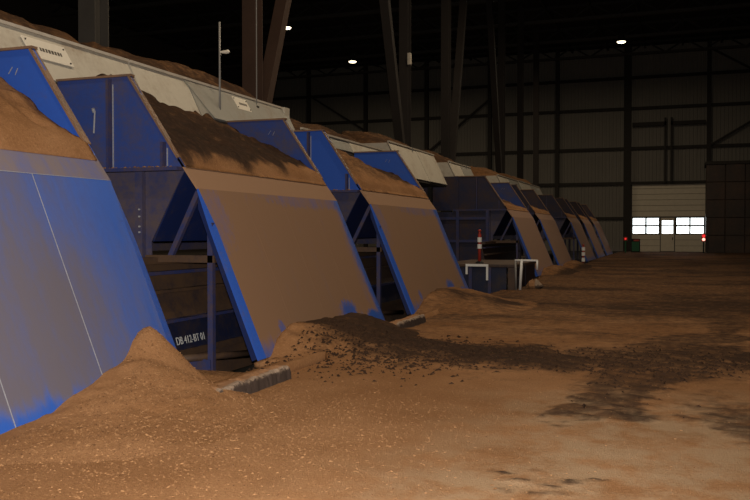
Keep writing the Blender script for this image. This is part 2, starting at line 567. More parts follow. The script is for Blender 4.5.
# backing of the far wall keeps the daylight out (an opening is left for the door)
DX0, DX1, DZ = -4.30, 1.72, 6.0
bk = G().box(HX0 - .2, DX0, HY1 + 0.12, HY1 + 0.3, -0.9, HZ).box(DX1, HX1 + .2, HY1 + 0.12, HY1 + 0.3, -0.9, HZ).box(DX0, DX1, HY1 + 0.12, HY1 + 0.3, DZ, HZ).box(DX0, DX1, HY1, HY1 + 0.3, -0.9, 0.0)
wb = thing('wall_back', (0, HY1, 0), 'far hall wall of ribbed beige cladding with dark girts', kind='structure')
WB = (0, HY1, 0)
obj('backing', bk, HALLWALL, wb, WB)
colx = [-41.5, -35.4, -29.3, -23.1, -17.0, -10.8, -4.7, 1.95, 7.8, 13.8]
girt = [0.0, 2.95, 6.0, 9.05, 12.54, 15.23, 18.0]


def corrugated(x0, x1, z0, z1, y, pitch=0.3, depth=0.05):
    g = G()
    k = max(2, int(round((x1 - x0) / pitch)))
    p = (x1 - x0) / k
    pr = []
    for i in range(k):
        a = x0 + i * p
        pr += [(a, y), (a + p * .45, y), (a + p * .55, y - depth), (a + p * .9, y - depth)]
    pr.append((x1, y))
    v = [(a, b, z0) for a, b in pr] + [(a, b, z1) for a, b in pr]
    m = len(pr)
    return g.add(v, [(i, i + 1, m + i + 1, m + i) for i in range(m - 1)])


for i in range(len(colx) - 1):
    for j in range(len(girt) - 1):
        if colx[i] == -4.7 and j < 2:
            continue
        obj('cladding_panel', corrugated(colx[i] + 0.02, colx[i + 1] - 0.02, girt[j] + 0.02, girt[j + 1] - 0.02, HY1 + 0.05), CLAD, wb, WB)
for i, x in enumerate(colx):
    wd = 0.62 if x == -4.7 else 0.34
    obj('wall_column', G().box(x - wd / 2, x + wd / 2, HY1 - 0.35, HY1 - 0.02, 0, HZ), DARKSTEEL, wb, WB)
for j, z in enumerate(girt[2:-1]):
    for i in range(len(colx) - 1):
        obj('girt', G().box(colx[i] + 0.17, colx[i + 1] - 0.17, HY1 - 0.22, HY1 - 0.03, z - 0.13, z + 0.13), DARKSTEEL, wb, WB)
for i in (0, 1, 2, 3, 4, 5, 7, 8):
    obj('girt', G().box(colx[i] + 0.17, colx[i + 1] - 0.17, HY1 - 0.22, HY1 - 0.03, 2.85, 3.05), DARKSTEEL, wb, WB)
for a, b in (((1.95, 17.4), (7.8, 13.8)), ((1.95, 9.05), (7.8, 12.54)), ((-35.4, 15.4), (-29.3, 11.6)), ((-23.1, 9.2), (-17.0, 14.0))):
    obj('wall_brace', G().bar((a[0], HY1 - 0.27, a[1]), (b[0], HY1 - 0.27, b[1]), 0.16, 0.2, (0, 1, 0)), DARKSTEEL, wb, WB)
# track frame above the door
for z, x0, x1 in ((11.1, -4.3, -1.5), (11.1, -1.1, 1.7)):
    obj('door_track', G().box(x0, x1, HY1 - 0.5, HY1 - 0.25, z - 0.16, z + 0.16), DARKSTEEL, wb, WB)
for x in (-1.55, -1.05):
    obj('door_track', G().box(x - 0.09, x + 0.09, HY1 - 0.5, HY1 - 0.25, 6.0, 11.6), DARKSTEEL, wb, WB)

# ---- roof
ce = thing('ceiling', (0, 0, HZ), 'dark hall roof with deep beams and purlins', kind='structure')
obj('roof_deck', G().box(HX0 - .3, HX1 + .3, HY0 - .3, HY1 + .3, HZ, HZ + 0.25), ROOF, ce, (0, 0, HZ))
for i in range(12):
    y = 0.4 + 6.88 * i
    obj('roof_beam', G().box(HX0, HX1, y - 0.16, y + 0.16, HZ - 1.15, HZ - 0.95), COLUMN_G, ce, (0, 0, HZ))
    obj('roof_beam', G().box(HX0, HX1, y - 0.12, y + 0.12, HZ - 0.2, HZ), DARKSTEEL, ce, (0, 0, HZ))
    g = G()
    k = 18
    p = (HX1 - HX0) / k
    for q in range(k):
        a = HX0 + q * p
        g.bar((a, y, HZ - 1.05), (a + p / 2, y, HZ - 0.1), 0.12, 0.12, (0, 1, 0)).bar((a + p / 2, y, HZ - 0.1), (a + p, y, HZ - 1.05), 0.12, 0.12, (0, 1, 0))
    obj('truss_web', g, DARKSTEEL, ce, (0, 0, HZ))
for i in range(18):
    x = HX0 + 1.5 + i * 3.1
    obj('purlin', G().box(x - 0.07, x + 0.07, HY0, HY1, HZ - 0.24, HZ), DARKSTEEL, ce, (0, 0, HZ))

# ---- sectional door in the far wall
d1 = thing('door_1', (-1.25, HY1, 0), 'pale sectional overhead door with bright window band in far wall', kind='structure')
DB = (-1.25, HY1, 0)
Yd = HY1 + 0.02
px = (DX1 - DX0) / 72.0
xx = lambda u: DX0 + (u - 634.3) * px
secs = [(0.0, 0.52), (0.52, 1.04), (1.04, 1.5)] + [(3.05 + 0.49 * i, 3.05 + 0.49 * (i + 1)) for i in range(6)]
for z0, z1 in secs:
    if z1 < 2:                                       # lower sections leave the wicket door free
        obj('door_section', G().box(DX0, xx(662.5), Yd, Yd + 0.07, z0 + 0.012, z1 - 0.012), DOORM, d1, DB)
        obj('door_section', G().box(xx(677), DX1, Yd, Yd + 0.07, z0 + 0.012, z1 - 0.012), DOORM, d1, DB)
    else:
        obj('door_section', G().box(DX0, DX1, Yd, Yd + 0.07, z0 + 0.012, z1 - 0.012), DOORM, d1, DB, bevel=0.02)
        obj('section_joint', G().box(DX0, DX1, Yd + 0.02, Yd + 0.06, z0 - 0.012, z0 + 0.012), DOORF, d1, DB)
obj('door_backing', G().box(xx(661.5), xx(663.6), Yd + 0.075, Yd + 0.09, 0, 3.08).box(xx(675.9), xx(678), Yd + 0.075, Yd + 0.09, 0, 3.08).box(xx(662), xx(677.5), Yd + 0.075, Yd + 0.09, 0, 0.2).box(xx(662), xx(677.5), Yd + 0.075, Yd + 0.09, 2.9, 3.1).box(DX0, xx(662.5), Yd + 0.07, Yd + 0.09, 0.0, 1.5).box(xx(677), DX1, Yd + 0.07, Yd + 0.09, 0.0, 1.5).box(DX0, DX1, Yd + 0.07, Yd + 0.09, 3.04, DZ + 0.05), DOORF, d1, DB)
fr = G()
for u in (634.3, 648.3, 661.8, 677.8, 691.6, 705.6):
    fr.box(xx(u) - 0.07, xx(u) + 0.07, Yd, Yd + 0.08, 1.48, 3.06)
for a, b in ((634.3, 661.8), (677.8, 705.6)):
    for z in (1.52, 2.27, 3.0):
        fr.box(xx(a), xx(b), Yd + 0.005, Yd + 0.075, z - 0.07, z + 0.07)
obj('window_frame', fr, DOORF, d1, DB)
for a, b in ((634.3, 648.3), (648.3, 661.8), (677.8, 691.6), (691.6, 705.6)):
    for z0, z1 in ((1.59, 2.2), (2.34, 2.93)):
        obj('window_pane', G().box(xx(a) + 0.07, xx(b) - 0.07, Yd + 0.03, Yd + 0.04, z0, z1), PANE, d1, DB)
wk = obj('wicket_door', G().box(xx(663.2), xx(676.3), Yd - 0.01, Yd + 0.06, 0.05, 1.58).box(xx(663.2), xx(664.3), Yd - 0.01, Yd + 0.06, 1.58, 2.95)
         .box(xx(675.2), xx(676.3), Yd - 0.01, Yd + 0.06, 1.58, 2.95).box(xx(664.3), xx(675.2), Yd - 0.01, Yd + 0.06, 2.72, 2.95).box(xx(664.3), xx(675.2), Yd - 0.01, Yd + 0.06, 2.24, 2.33), DOORM, d1, DB)
obj('wicket_frame', G().box(xx(662.3), xx(663.1), Yd - 0.02, Yd + 0.08, 0, 3.06).box(xx(676.4), xx(677.2), Yd - 0.02, Yd + 0.08, 0, 3.06).box(xx(662.3), xx(677.2), Yd - 0.015, Yd + 0.078, 2.97, 3.07), DOORF, d1, DB)
for z0, z1 in ((1.6, 2.23), (2.34, 2.71)):
    obj('wicket_pane', G().box(xx(664.4), xx(675.1), Yd + 0.02, Yd + 0.03, z0, z1), PANE, wk, DB)
obj('door_handle', G().box(xx(674.4), xx(675.2), Yd - 0.06, Yd - 0.01, 1.05, 1.25), BLACKP, wk, DB)

# ---- dark partition of stained blocks right of the door
pw = thing('wall_partition', (1.65, 73.5, 0), 'dark stained block partition standing right of the far door', kind='structure')
PB = (1.65, 73.5, 0)
obj('core', G().box(1.72, 8.9, 73.58, 77.6, 0, 7.0), BLOCK, pw, PB)
for i in range(5):
    for j in range(5):
        a = 1.65 + 1.46 * i
        obj('wall_block', G().box(a + 0.02, a + 1.44, 73.5 - 0.03 * ((i * 3 + j) % 2), 73.6, 1.43 * j + 0.02, 1.43 * (j + 1)), BLOCK, pw, PB, bevel=0.03)
obj('capping', G().box(1.6, 9.0, 73.4, 77.6, 7.15, 7.4), DARKSTEEL, pw, PB)


# ================================================================ HOPPERS
BX = -5.29                          # foot line of the front panels
FOLD = (-0.97, 2.30)
LIP = (-1.28, 2.73)
TOPC = (-2.06, 3.90)
BACKX = -3.33


def hopper(YL, W, label, front, lip, platem, full=True, bright=None, wide=0.0, gap_left=1.9, seams=False):
    B = (BX, YL, 0)
    h = thing('loading_hopper', B, label, 'hopper', 'row of blue peat loading hoppers')
    L = lambda x, y, z: (BX + x, YL + y, z)
    bx = BACKX - wide
    t = 0.03
    # --- upper side plates
    for side in (0, 1):
        y0, y1 = (0.0, t) if side == 0 else (W - t, W)
        m = platem if side == 0 else (bright or platem)
        pts = [L(bx, y0, 2.60), L(LIP[0] + 0.1, y0, 2.60), L(TOPC[0], y0, TOPC[1]), L(bx, y0, TOPC[1])]
        sp = obj('side_plate', G().plate(pts, t, (0, -1, 0)), m, h, B)
        # folded edges
        e = G().bar(L(TOPC[0] - 0.02, (y0 + y1) / 2, TOPC[1]), L(LIP[0], (y0 + y1) / 2, LIP[1]), 0.10, 0.03, (0.83, 0, 0.55))
        obj('sloping_edge', e, EDGE, sp, B)
        e = G().box(BX + bx, BX + TOPC[0] + 0.02, YL + y0 - 0.035, YL + y1 + 0.035, TOPC[1], TOPC[1] + 0.03)
        obj('top_edge', e, EDGE, sp, B)
        if side == 0:
            e = G().box(BX + bx, BX + LIP[0] + 0.06, YL - 0.14, YL + t, 2.55, 2.60)
            obj('bottom_ledge', e, POSTM, sp, B)
            for rx, zt in ((-2.40, 3.88), (-1.50, 2.95)):
                obj('stiffener', G().box(BX + rx - 0.02, BX + rx + 0.02, YL - 0.09, YL, 2.6, zt), POSTM, sp, B)
                if full and YL < 20:
                    obj('weld_seam', G().box(BX + rx + 0.035, BX + rx + 0.05, YL - 0.012, YL, 2.62, zt - 0.08), WELD, sp, B)
            if full and YL < 20:
                obj('chain_hook', G().tube(L(-2.68, -0.02, 3.12), L(-2.66, -0.02, 3.42), 0.012).tube(L(-2.67, -0.02, 3.42), L(-2.67, -0.05, 3.47), 0.025), WELD, sp, B)
                gg = G()
                for q in range(26):
                    xq = -3.2 + 1.85 * q / 25 + random.uniform(-.02, .02)
                    r = random.uniform(0.015, 0.04)
                    gg.lathe(L(xq, -0.07, 2.598), [(r, 0), (r * .7, r * .45), (r * .15, r * .7)], 7)
                pd = obj('ledge_peat', gg, CHIP, sp, B)
                pd['kind'] = 'stuff'
        elif full:
            obj('scratch', G().bar(L(-2.42, W - t - 0.003, 3.62), L(-2.36, W - t - 0.003, 3.70), 0.012, 0.006).bar(L(-2.32, W - t - 0.003, 3.60), L(-2.28, W - t - 0.003, 3.68), 0.012, 0.006), WELD, sp, B)
    # --- lip panel
    obj('lip_panel', G().plate([L(LIP[0], 0.0, LIP[1]), L(FOLD[0], 0.0, FOLD[1]), L(FOLD[0], W, FOLD[1]), L(LIP[0], W, LIP[1])], 0.03), lip, h, B)
    # --- front sheets on the slope
    nrm = Vector((2.3, 0, 0.97)).normalized()

    def S(s, y, off=0.0):
        p = Vector(L(FOLD[0] * (1 - s), y, FOLD[1] * (1 - s))) + nrm * off
        return p

    def inset(s):
        return 0.10 * min(1.0, s / 0.24) + 0.03 * s

    ns = 4 if full else 2
    cut = [W * k / ns for k in range(ns + 1)]
    for k in range(ns):
        a, b = cut[k], cut[k + 1]
        ga, gb = (0.002, 0.002)
        if k == 0:
            lft = [S(0, inset(0) + 0.001), S(0.24, inset(0.24)), S(1, inset(1))]
        else:
            lft = [S(0, a + ga), S(1, a + ga)]
        if k == ns - 1:
            rgt = [S(1, W - 0.02), S(0.24, W - 0.02), S(0, W - 0.001)]
        else:
            rgt = [S(1, b - gb), S(0, b - gb)]
        obj('front_sheet', G().plate(lft + rgt, 0.03, nrm), front, h, B)
    if seams:
        for k in range(1, ns):
            y = cut[k]
            obj('seam_strip', G().bar(S(0.0, y, 0.003), S(1.0, y, 0.003), 0.007, 0.006, nrm), WELD, h, B)
        obj('fold_strip', G().bar(S(0.0, 0.05, 0.002), S(0.0, W - 0.05, 0.002), 0.008, 0.008), WELD, h, B)
    for sgn, e in ((1, 0.0), (-1, W)):
        if sgn > 0:
            out = [S(0, e), S(0.24, e, -0.03), S(1, e, -0.04), S(1, e + inset(1)), S(0.24, e + inset(0.24))]
        else:
            out = [S(0, e - 0.01), S(0.24, e - 0.018), S(1, e - 0.018), S(1, e + 0.15, -0.03), S(0.30, e + 0.11, -0.03)]
        obj('side_flange', G().plate(out, 0.03, nrm), FLANGE, h, B)
        if full:
            gb = G().plate([S(0.02, e + sgn * 0.015, -0.035), S(0.99, e + sgn * 0.015, -0.045), S(0.99, e + sgn * 0.015, -0.16), S(0.10, e + sgn * 0.015, -0.12)], 0.02, (0, -sgn, 0))
            obj('flange_return', gb, NAVYM, h, B)
    # --- inner hopper below the plates
    for y in (0.06, W - 0.08):
        pts = [L(bx, y, 1.38), L(-1.77, y, 1.38), L(-1.77, y, 1.57), L(-1.36, y, 2.33), L(-1.20, y, 2.60), L(bx, y, 2.60)]
        obj('inner_side_wall', G().plate(pts, 0.02, (0, -1, 0)), WALLING, h, B)
    obj('funnel_plate', G().plate([L(-1.24, 0.09, 2.56), L(-1.75, 0.09, 1.57), L(-1.75, W - 0.09, 1.57), L(-1.24, W - 0.09, 2.56)], 0.02), NAVYM, h, B)
    obj('rear_wall', G().box(BX + bx - 0.03, BX + bx, YL, YL + W, 1.38, 3.80), WALLING, h, B)
    # --- supporting frame
    for y in (0.03, W - 0.11):
        obj('frame_post', G().box(BX - 0.85, BX - 0.77, YL + y, YL + y + 0.08, -0.7, 1.83), POSTM, h, B)
        obj('frame_brace', G().bar(L(-1.0, y + 0.04, 2.26), L(-1.46, y + 0.04, 1.36), 0.07, 0.07, (0, 1, 0)), POSTM, h, B)
        obj('frame_beam', G().box(BX - 1.95, BX - 0.74, YL + y, YL + y + 0.07, 1.28, 1.38), CASING, h, B)
        obj('rear_post', G().box(BX - 1.98, BX - 1.86, YL + y - 0.06, YL + y + 0.05, -0.7, 2.55), WALLING, h, B)
    if full:
        for z in (2.02, 1.92, 1.78, 1.70):
            obj('bolt', G().tube(L(-1.90, -0.05, z), L(-1.90, -0.03, z), 0.013), BOLT, h, B)
        obj('guide_bar', G().tube(L(-1.05, -0.55, 0.02), L(-0.66, 1.2, -0.10), 0.05), CASING, h, B, smooth=True)
        obj('guide_roller', G().tube(L(-1.08, -0.60, 0.02), L(-1.02, -0.45, 0.02), 0.085), CASING, h, B)
        obj('gusset_plate', G().plate([L(-1.18, -0.02, -0.02), L(-0.78, -0.02, -0.05), L(-0.78, -0.02, -0.42), L(-0.90, -0.02, -0.42)], 0.02, (0, -1, 0)), POSTM, h, B)
        # lapped casing of the conveyor running through under the hoppers
        ya, yb = -gap_left + 0.02, W - 0.02
        for (xa, za, xb, zb), m in (((-1.80, 1.26, -1.70, 0.86), CASING), ((-1.72, 0.87, -1.60, 0.44), CASING), ((-1.62, 0.45, -1.50, -0.02), CASING_BLUE), ((-1.56, -0.10, -1.44, -0.50), CASING)):
            obj('casing_plate', G().plate([L(xa, ya, za), L(xb, ya, zb), L(xb, yb, zb), L(xa, yb, za)], 0.03), m, h, B)
        for x, z, hh, m in ((-1.72, 1.30, 0.05, CASING), (-1.72, 1.12, 0.025, POSTM), (-1.66, 0.86, 0.022, CASING), (-1.56, 0.44, 0.022, POSTM), (-1.56, -0.05, 0.05, CASING)):
            obj('casing_rail', G().box(BX + x - 0.06, BX + x + 0.08, YL + ya, YL + yb, z - hh, z + hh), m, h, B)
    return h, B


H1, H1B = hopper(3.14, 5.08, 'nearest blue hopper with clean bright blue front panel beside the big peat heap', FRONT_CLEAN, LIP_CLEAN, PLATE, True, PLATE_BRIGHT, seams=True)
H2, H2B = hopper(10.11, 4.95, 'blue hopper with brown dusty front and black peat in its top, lettered underneath', FRONT_DUST, LIP_DUST, PLATE, True, PLATE)
H3, H3B = hopper(16.93, 5.09, 'dusty fronted blue hopper just before the gap with the red and white post', FRONT_DUST, LIP_DUST, PLATE_BRIGHT, True, PLATE_BRIGHT)
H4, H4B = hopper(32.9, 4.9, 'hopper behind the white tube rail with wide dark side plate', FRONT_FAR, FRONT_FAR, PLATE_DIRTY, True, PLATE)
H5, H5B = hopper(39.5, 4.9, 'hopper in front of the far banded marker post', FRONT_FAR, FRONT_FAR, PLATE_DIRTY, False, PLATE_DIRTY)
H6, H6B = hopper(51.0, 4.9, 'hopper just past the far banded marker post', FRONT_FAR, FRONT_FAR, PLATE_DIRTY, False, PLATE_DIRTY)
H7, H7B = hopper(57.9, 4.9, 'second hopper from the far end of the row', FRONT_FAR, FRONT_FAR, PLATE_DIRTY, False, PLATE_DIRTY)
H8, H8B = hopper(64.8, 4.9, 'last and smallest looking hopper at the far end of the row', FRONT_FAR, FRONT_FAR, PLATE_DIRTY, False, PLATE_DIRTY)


# lettering on the casing of the second hopper
def lettering(txt, size, origin, wscale, parent, base, mat, name='lettering'):
    cu = bpy.data.curves.new(name, 'FONT')
    cu.body = txt
    cu.size = size
    cu.extrude = 0.002
    tmp = bpy.data.objects.new('tmp', cu)
    col.objects.link(tmp)
    dg = bpy.context.evaluated_depsgraph_get()
    me = bpy.data.meshes.new_from_object(tmp.evaluated_get(dg))
    bpy.data.objects.remove(tmp)
    ox, oy, oz = origin
    for v in me.vertices:
        a, b, c = v.co
        v.co = (ox - base[0] + c - b * 0.255, oy - base[1] + a * wscale, oz - base[2] + b)
    me.materials.clear()
    me.materials.append(mat)
    o = bpy.data.objects.new(name, me)
    col.objects.link(o)
    o.parent = parent
    return o


lettering('DB 412-BT 01', 0.155, (BX - 1.497, 10.38, 0.085), 0.86, H2, H2B, LETTER)['label'] = 'white stencilled lettering DB 412-BT 01'

# big closed side of the hopper past the gap
for x0, x1, z0, z1 in ((-4.85, -3.2, 0.3, 2.5), (-3.1, -1.95, 0.3, 2.5), (-4.85, -3.13, 2.56, 3.92)):
    obj('side_cover', G().box(BX + x0, BX + x1, 32.84, 32.88, z0, z1), PLATE_DIRTY, H4, H4B)
for x in (-4.9, -3.15, -1.95):
    obj('cover_post', G().box(BX + x - 0.06, BX + x + 0.06, 32.74, 32.86, -0.7, 2.55), POSTM, H4, H4B)
for z in (2.25, 1.35, 0.35):
    obj('cover_rail', G().box(BX - 4.9, BX - 1.95, 32.76, 32.84, z - 0.05, z + 0.05), POSTM, H4, H4B)


# ---- peat lying in the hoppers
def hopper_fill(YL, W, zl, zr, label, darkfn, seed, zlip=2.60, xf=-1.17):
    xs = np.linspace(BX - 3.30, BX + xf, 50)
    ys = np.linspace(YL + 0.035, YL + W - 0.035, 90)
    XX, YY = np.meshgrid(xs, ys, indexing='ij')
    u = (BX + xf - XX) / (3.30 + xf)
    v = (YY - YL) / W
    zb = zl + (zr - zl) * v
    z = zlip + (zb - zlip) * u ** 0.85 + (0.26 * fbm(XX + seed, YY, 1.1, 4) + 0.15 * fbm(XX, YY + seed, 5, 3)) * sstep(0, 0.25, u) + 0.03 * fbm(XX + seed, YY, 8, 2)
    z = z + 0.10 * sstep(0, 0.07, u)
    z = np.minimum(z, 3.86 + 0.40 * sstep(0.04, 0.25, v) * sstep(0.01, 0.12, 1 - v))
    o = field('peat_fill', xs, ys, z, darkfn(u, v, XX, YY), PEAT, (BX - 1.2, YL, 2.56), skirt=2.605 if xf < -1.15 else 2.53)
    return tag(o, label, 'peat')


hopper_fill(3.14, 5.08, 3.85, 3.80, 'brown peat filling the nearest clean blue hopper', lambda u, v, x, y: 0.38 * sstep(0.05, 0.5, u) * (1 + 2 * fbm(x, y, 2)), 3, 2.545, -1.13)
hopper_fill(10.11, 4.95, 4.10, 3.75, 'black and brown peat heaped in the lettered hopper', lambda u, v, x, y: 1.0 * sstep(-0.02 + 0.08 * v, 0.09 + 0.12 * v, u + 0.22 * fbm(x, y, 1.5)) * (1 - 0.25 * v * sstep(0.5, 0.9, u)), 8)
hopper_fill(16.93, 5.09, 4.05, 3.6, 'reddish brown peat in the hopper before the wide gap', lambda u, v, x, y: 0.55 * sstep(0.0, 0.3, u) + 0.35 * sstep(0.6, 0.9, v) * sstep(0.1, 0.3, u), 13)
for q, (y, nm) in enumerate(((32.9, 'behind the white tube rail'), (39.5, 'in front of the far banded post'), (51.0, 'just past the far banded post'), (57.9, 'second from the far end'), (64.8, 'at the far end of the row'))):
    hopper_fill(y, 4.9, 3.4, 3.2, 'dark brown peat in the hopper ' + nm, lambda u, v, x, y: 0.75 * sstep(0.05, 0.25, u), 20 + q)


# ================================================================ WHITE TROUGH BEHIND THE HOPPERS
TX, TZ = -9.0, 4.62                 # top edge
BXT, BZT = -8.656, 3.92              # bottom edge of the leaning front


def trough(y0, y1, label, cuts, mats, top=TZ, peat_h=0.35, peat_label=None, dark=0.78, seed=1, rods=(), bz=BZT):
    B = (TX, y0, 0)
    t = thing('feed_trough', B, label, 'trough', 'white feed trough behind the hoppers')
    k = (top - BZT) / (TZ - BZT)
    tx, tz = BXT + (TX - BXT) * k, top
    bxt = BXT + (TX - BXT) * (bz - BZT) / (TZ - BZT)
    edges = [y0] + list(cuts) + [y1]
    for i in range(len(edges) - 1):
        a, b = edges[i] + 0.008, edges[i + 1] - 0.008
        sh = 0.0
        off = 0.012 * (i % 2)
        pts = [(bxt + off, a, bz), (bxt + off, b, bz), (tx + off, b, tz), (tx + off, a, tz)]
        obj('trough_sheet', G().plate(pts, 0.03), mats[i % len(mats)], t, B)
    obj('top_rail', G().bar((tx + 0.01, y0, tz + 0.02), (tx + 0.01, y1, tz + 0.02), 0.07, 0.045), RAIL, t, B)
    obj('bottom_plate', G().box(-10.9, bxt - 0.02, y0, y1, bz - 0.09, bz - 0.02), HALLWALL, t, B)
    obj('back_wall', G().box(-10.98, -10.9, y0, y1, bz - 0.09, top), HALLWALL, t, B)
    for y in (y0 + 0.02, y1 - 0.04):
        obj('end_plate', G().plate([(-10.9, y, bz - 0.02), (bxt - 0.05, y, bz - 0.02), (tx - 0.05, y, tz - 0.02), (-10.9, y, tz - 0.02)], 0.02, (0, -1, 0)), mats[0], t, B)
    for y in (y0 + 0.4, y1 - 0.4):
        for x in (-10.6, -9.0):
            obj('trough_leg', G().box(x - 0.08, x + 0.08, y - 0.08, y + 0.08, -0.7 if x > PIT_X else 0.0, bz - 0.08), DARKSTEEL, t, B)
    for y in rods:
        obj('rod', G().tube((tx + 0.06, y, 3.7), (tx + 0.06, y, tz + 0.05), 0.018, k=6), STEEL, t, B)
    if peat_label:
        xs = np.linspace(-10.88, tx - 0.04, 16)
        ys = np.arange(y0 + 0.06, y1 - 0.06, 0.11)
        XX, YY = np.meshgrid(xs, ys, indexing='ij')
        u = (XX - xs[0]) / (xs[-1] - xs[0])
        z = tz - 0.04 + peat_h * sstep(0, 0.75, 1 - u) ** 0.6 + peat_h * (0.45 * fbm(XX + seed, YY, 0.7, 3) + 0.28 * fbm(XX, YY + seed, 3, 3)) * sstep(0, 0.3, 1 - u)
        fade = sstep(0, 0.8, YY - y0) * sstep(0, 0.8, y1 - YY)
        z = tz - 0.06 + (z - tz + 0.06) * fade
        tag(field('trough_peat', xs, ys, z, dark + 0.3 * fbm(XX, YY, 2), PEAT, (TX, y0, 3.91), skirt=3.91), peat_label, 'peat')
    return t, B


TA, TAB = trough(1.6, 12.28, 'white trough wall at far left carrying a slanted sign', (4.2, 8.1), (WHITE_WALL, GREY_WALL), peat_h=0.62, peat_label='brown peat heaped over the far left white trough', seed=2)
TBT, TBB = trough(12.32, 18.45, 'white and grey trough wall behind the lettered hopper with a small sign', (14.1,), (WHITE_WALL, GREY_WALL), peat_h=0.66, peat_label='brown peat along the trough top behind the lettered hopper', seed=31)
trough(18.9, 25.6, 'low dusty trough wall behind the hopper before the wide gap', (22.0,), (GREY_WALL, WHITE_WALL), top=4.22, peat_h=0.6, peat_label='low brown peat behind the hopper before the gap', seed=5)
trough(25.95, 31.2, 'pale trough wall above the wide gap with thin rod', (28.9,), (WHITE_WALL, WHITE_WALL), peat_h=0.55, peat_label='thin peat on the trough above the wide gap', seed=9, rods=(28.4,), bz=3.5)
trough(33.3, 37.0, 'short pale trough wall beyond the wide gap', (35.1,), (WHITE_WALL, GREY_WALL), top=4.55, peat_h=0.6, peat_label='peat on the short trough beyond the gap', seed=12, rods=(36.1,))
for q, (a, b, nm) in enumerate(((43.0, 48.6, 'nearer'), (49.0, 56.5, 'farther'))):
    trough(a, b, 'dusty pale trough wall behind the far hoppers, %s of two' % nm, ((a + b) / 2,), (WHITE_WALL, GREY_WALL), top=4.62 + 0.03 * q, peat_h=0.6, peat_label='peat on the dusty far trough, %s of two' % nm, dark=0.4, seed=40 + q)

# grey leaning cover plate with the slanted end, in front of the white sheets
g = G().plate([(-8.62, 14.55, 3.93), (-8.62, 18.40, 3.93), (-8.965, 18.40, 4.60), (-8.965, 14.0, 4.60)], 0.02, (0.898, 0, 0.44))
obj('cover_plate', g, GREY_WALL, TBT, TBB)
obj('end_box', G().box(-9.12, -8.9, 18.2, 18.46, 4.25, 4.66), WHITE_WALL, TBT, TBB)


# signs on the trough (their small print cannot be read in the photograph)
def sign(y0, y1, zt, zb, label, lean):
    dx = lambda z: TX + (TZ - z) / (TZ - BZT) * (BXT - TX)
    B = (dx(zb), y0, zb)
    s = thing('sign_plate', B, label, 'sign', 'small signs on the trough')
    o = 0.035
    obj('panel', G().plate([(dx(zb) + o, y0 + lean, zb), (dx(zb) + o, y1 + lean, zb), (dx(zt) + o, y1, zt), (dx(zt) + o, y0, zt)], 0.012), SIGN, s, B)
    r = random.Random(int(y0 * 10))
    y = y0 + 0.30 * (y1 - y0) + lean * .5
    zc = zb + (zt - zb) * 0.50
    while y < y0 + 0.80 * (y1 - y0) + lean * .5:
        wd = r.uniform(0.03, 0.05)
        hh = 0.09 * (zt - zb)
        obj('print_mark', G().plate([(dx(zc - hh) + o + 0.004, y, zc - hh), (dx(zc - hh) + o + 0.004, y + wd, zc - hh), (dx(zc + hh) + o + 0.004, y + wd, zc + hh), (dx(zc + hh) + o + 0.004, y, zc + hh)], 0.003), INK, s, B)
        y += wd + 0.02
    for a, b in ((0.06, 0.15), (0.94, 0.15), (0.06, 0.85), (0.94, 0.85)):
        yy = y0 + a * (y1 - y0) + lean * (1 - b)
        zz = zb + b * (zt - zb)
        obj('screw', G().tube((dx(zz) + o, yy, zz), (dx(zz) + o + 0.012, yy, zz), 0.014, k=8), INK, s, B)
    return s


sign(9.70, 10.60, 4.52, 4.22, 'white sign on the far left trough wall, half behind the nearest hopper', 0.06)
sign(15.75, 16.35, 4.56, 4.30, 'small pale sign on the grey trough plate behind the lettered hopper', 0.06)

# thin rods rising from the trough
B = (-8.75, 14.95, 3.7)
t = thing('sprinkler_pole', B, 'thin grey pole with a small nozzle rising above the black peat', 'pole')
obj('pole', G().tube((-8.75, 14.95, 3.7), (-8.75, 14.95, 5.9), 0.022, k=8), STEEL, t, B, smooth=True)
obj('nozzle', G().tube((-8.75, 14.95, 5.30), (-8.60, 14.98, 5.30), 0.018, 0.04, k=10).lathe((-8.58, 14.98, 5.27), [(0.02, 0), (0.045, 0.03), (0.02, 0.07)], 10), SIGN, t, B)
B = (-8.93, 16.85, 4.5)
t = thing('hanging_cable', B, 'thin dark cable running up from the trough beside the leaning beam', 'cable')
obj('cable', G().tube((-8.93, 16.85, 4.45), (-8.93, 16.85, 17.8), 0.012, k=6), STEEL, t, B)
obj('clamp', G().box(-8.97, -8.89, 16.80, 16.90, 4.30, 4.50), DARKSTEEL, t, B)


# ================================================================ STEEL COLUMNS
def column(y, label, mat, lean=None, wide=0.44):
    X = -11.2
    B = (X, y, 0)
    c = thing('steel_column', B, label, 'column', 'steel columns behind the trough')
    obj('flange', G().box(X - 0.2, X + 0.2, y - wide / 2, y - wide / 2 + 0.03, 0, HZ), mat, c, B)
    obj('flange', G().box(X - 0.2, X + 0.2, y + wide / 2 - 0.03, y + wide / 2, 0, HZ), mat, c, B)
    obj('web', G().box(X - 0.015, X + 0.015, y - wide / 2 + 0.03, y + wide / 2 - 0.03, 0, HZ), mat, c, B)
    obj('base_plate', G().box(X - 0.35, X + 0.35, y - 0.35, y + 0.35, 0, 0.04), mat, c, B)
    if lean:
        a = (X, y + lean[0], 4.6)
        b = (X, y + lean[0] + lean[1] * (HZ - 1.0 - 4.6), HZ - 1.0)
        obj('leaning_strut', G().bar(a, b, 0.30, 0.36, (1, 0, 0)), mat, c, B)
    return c


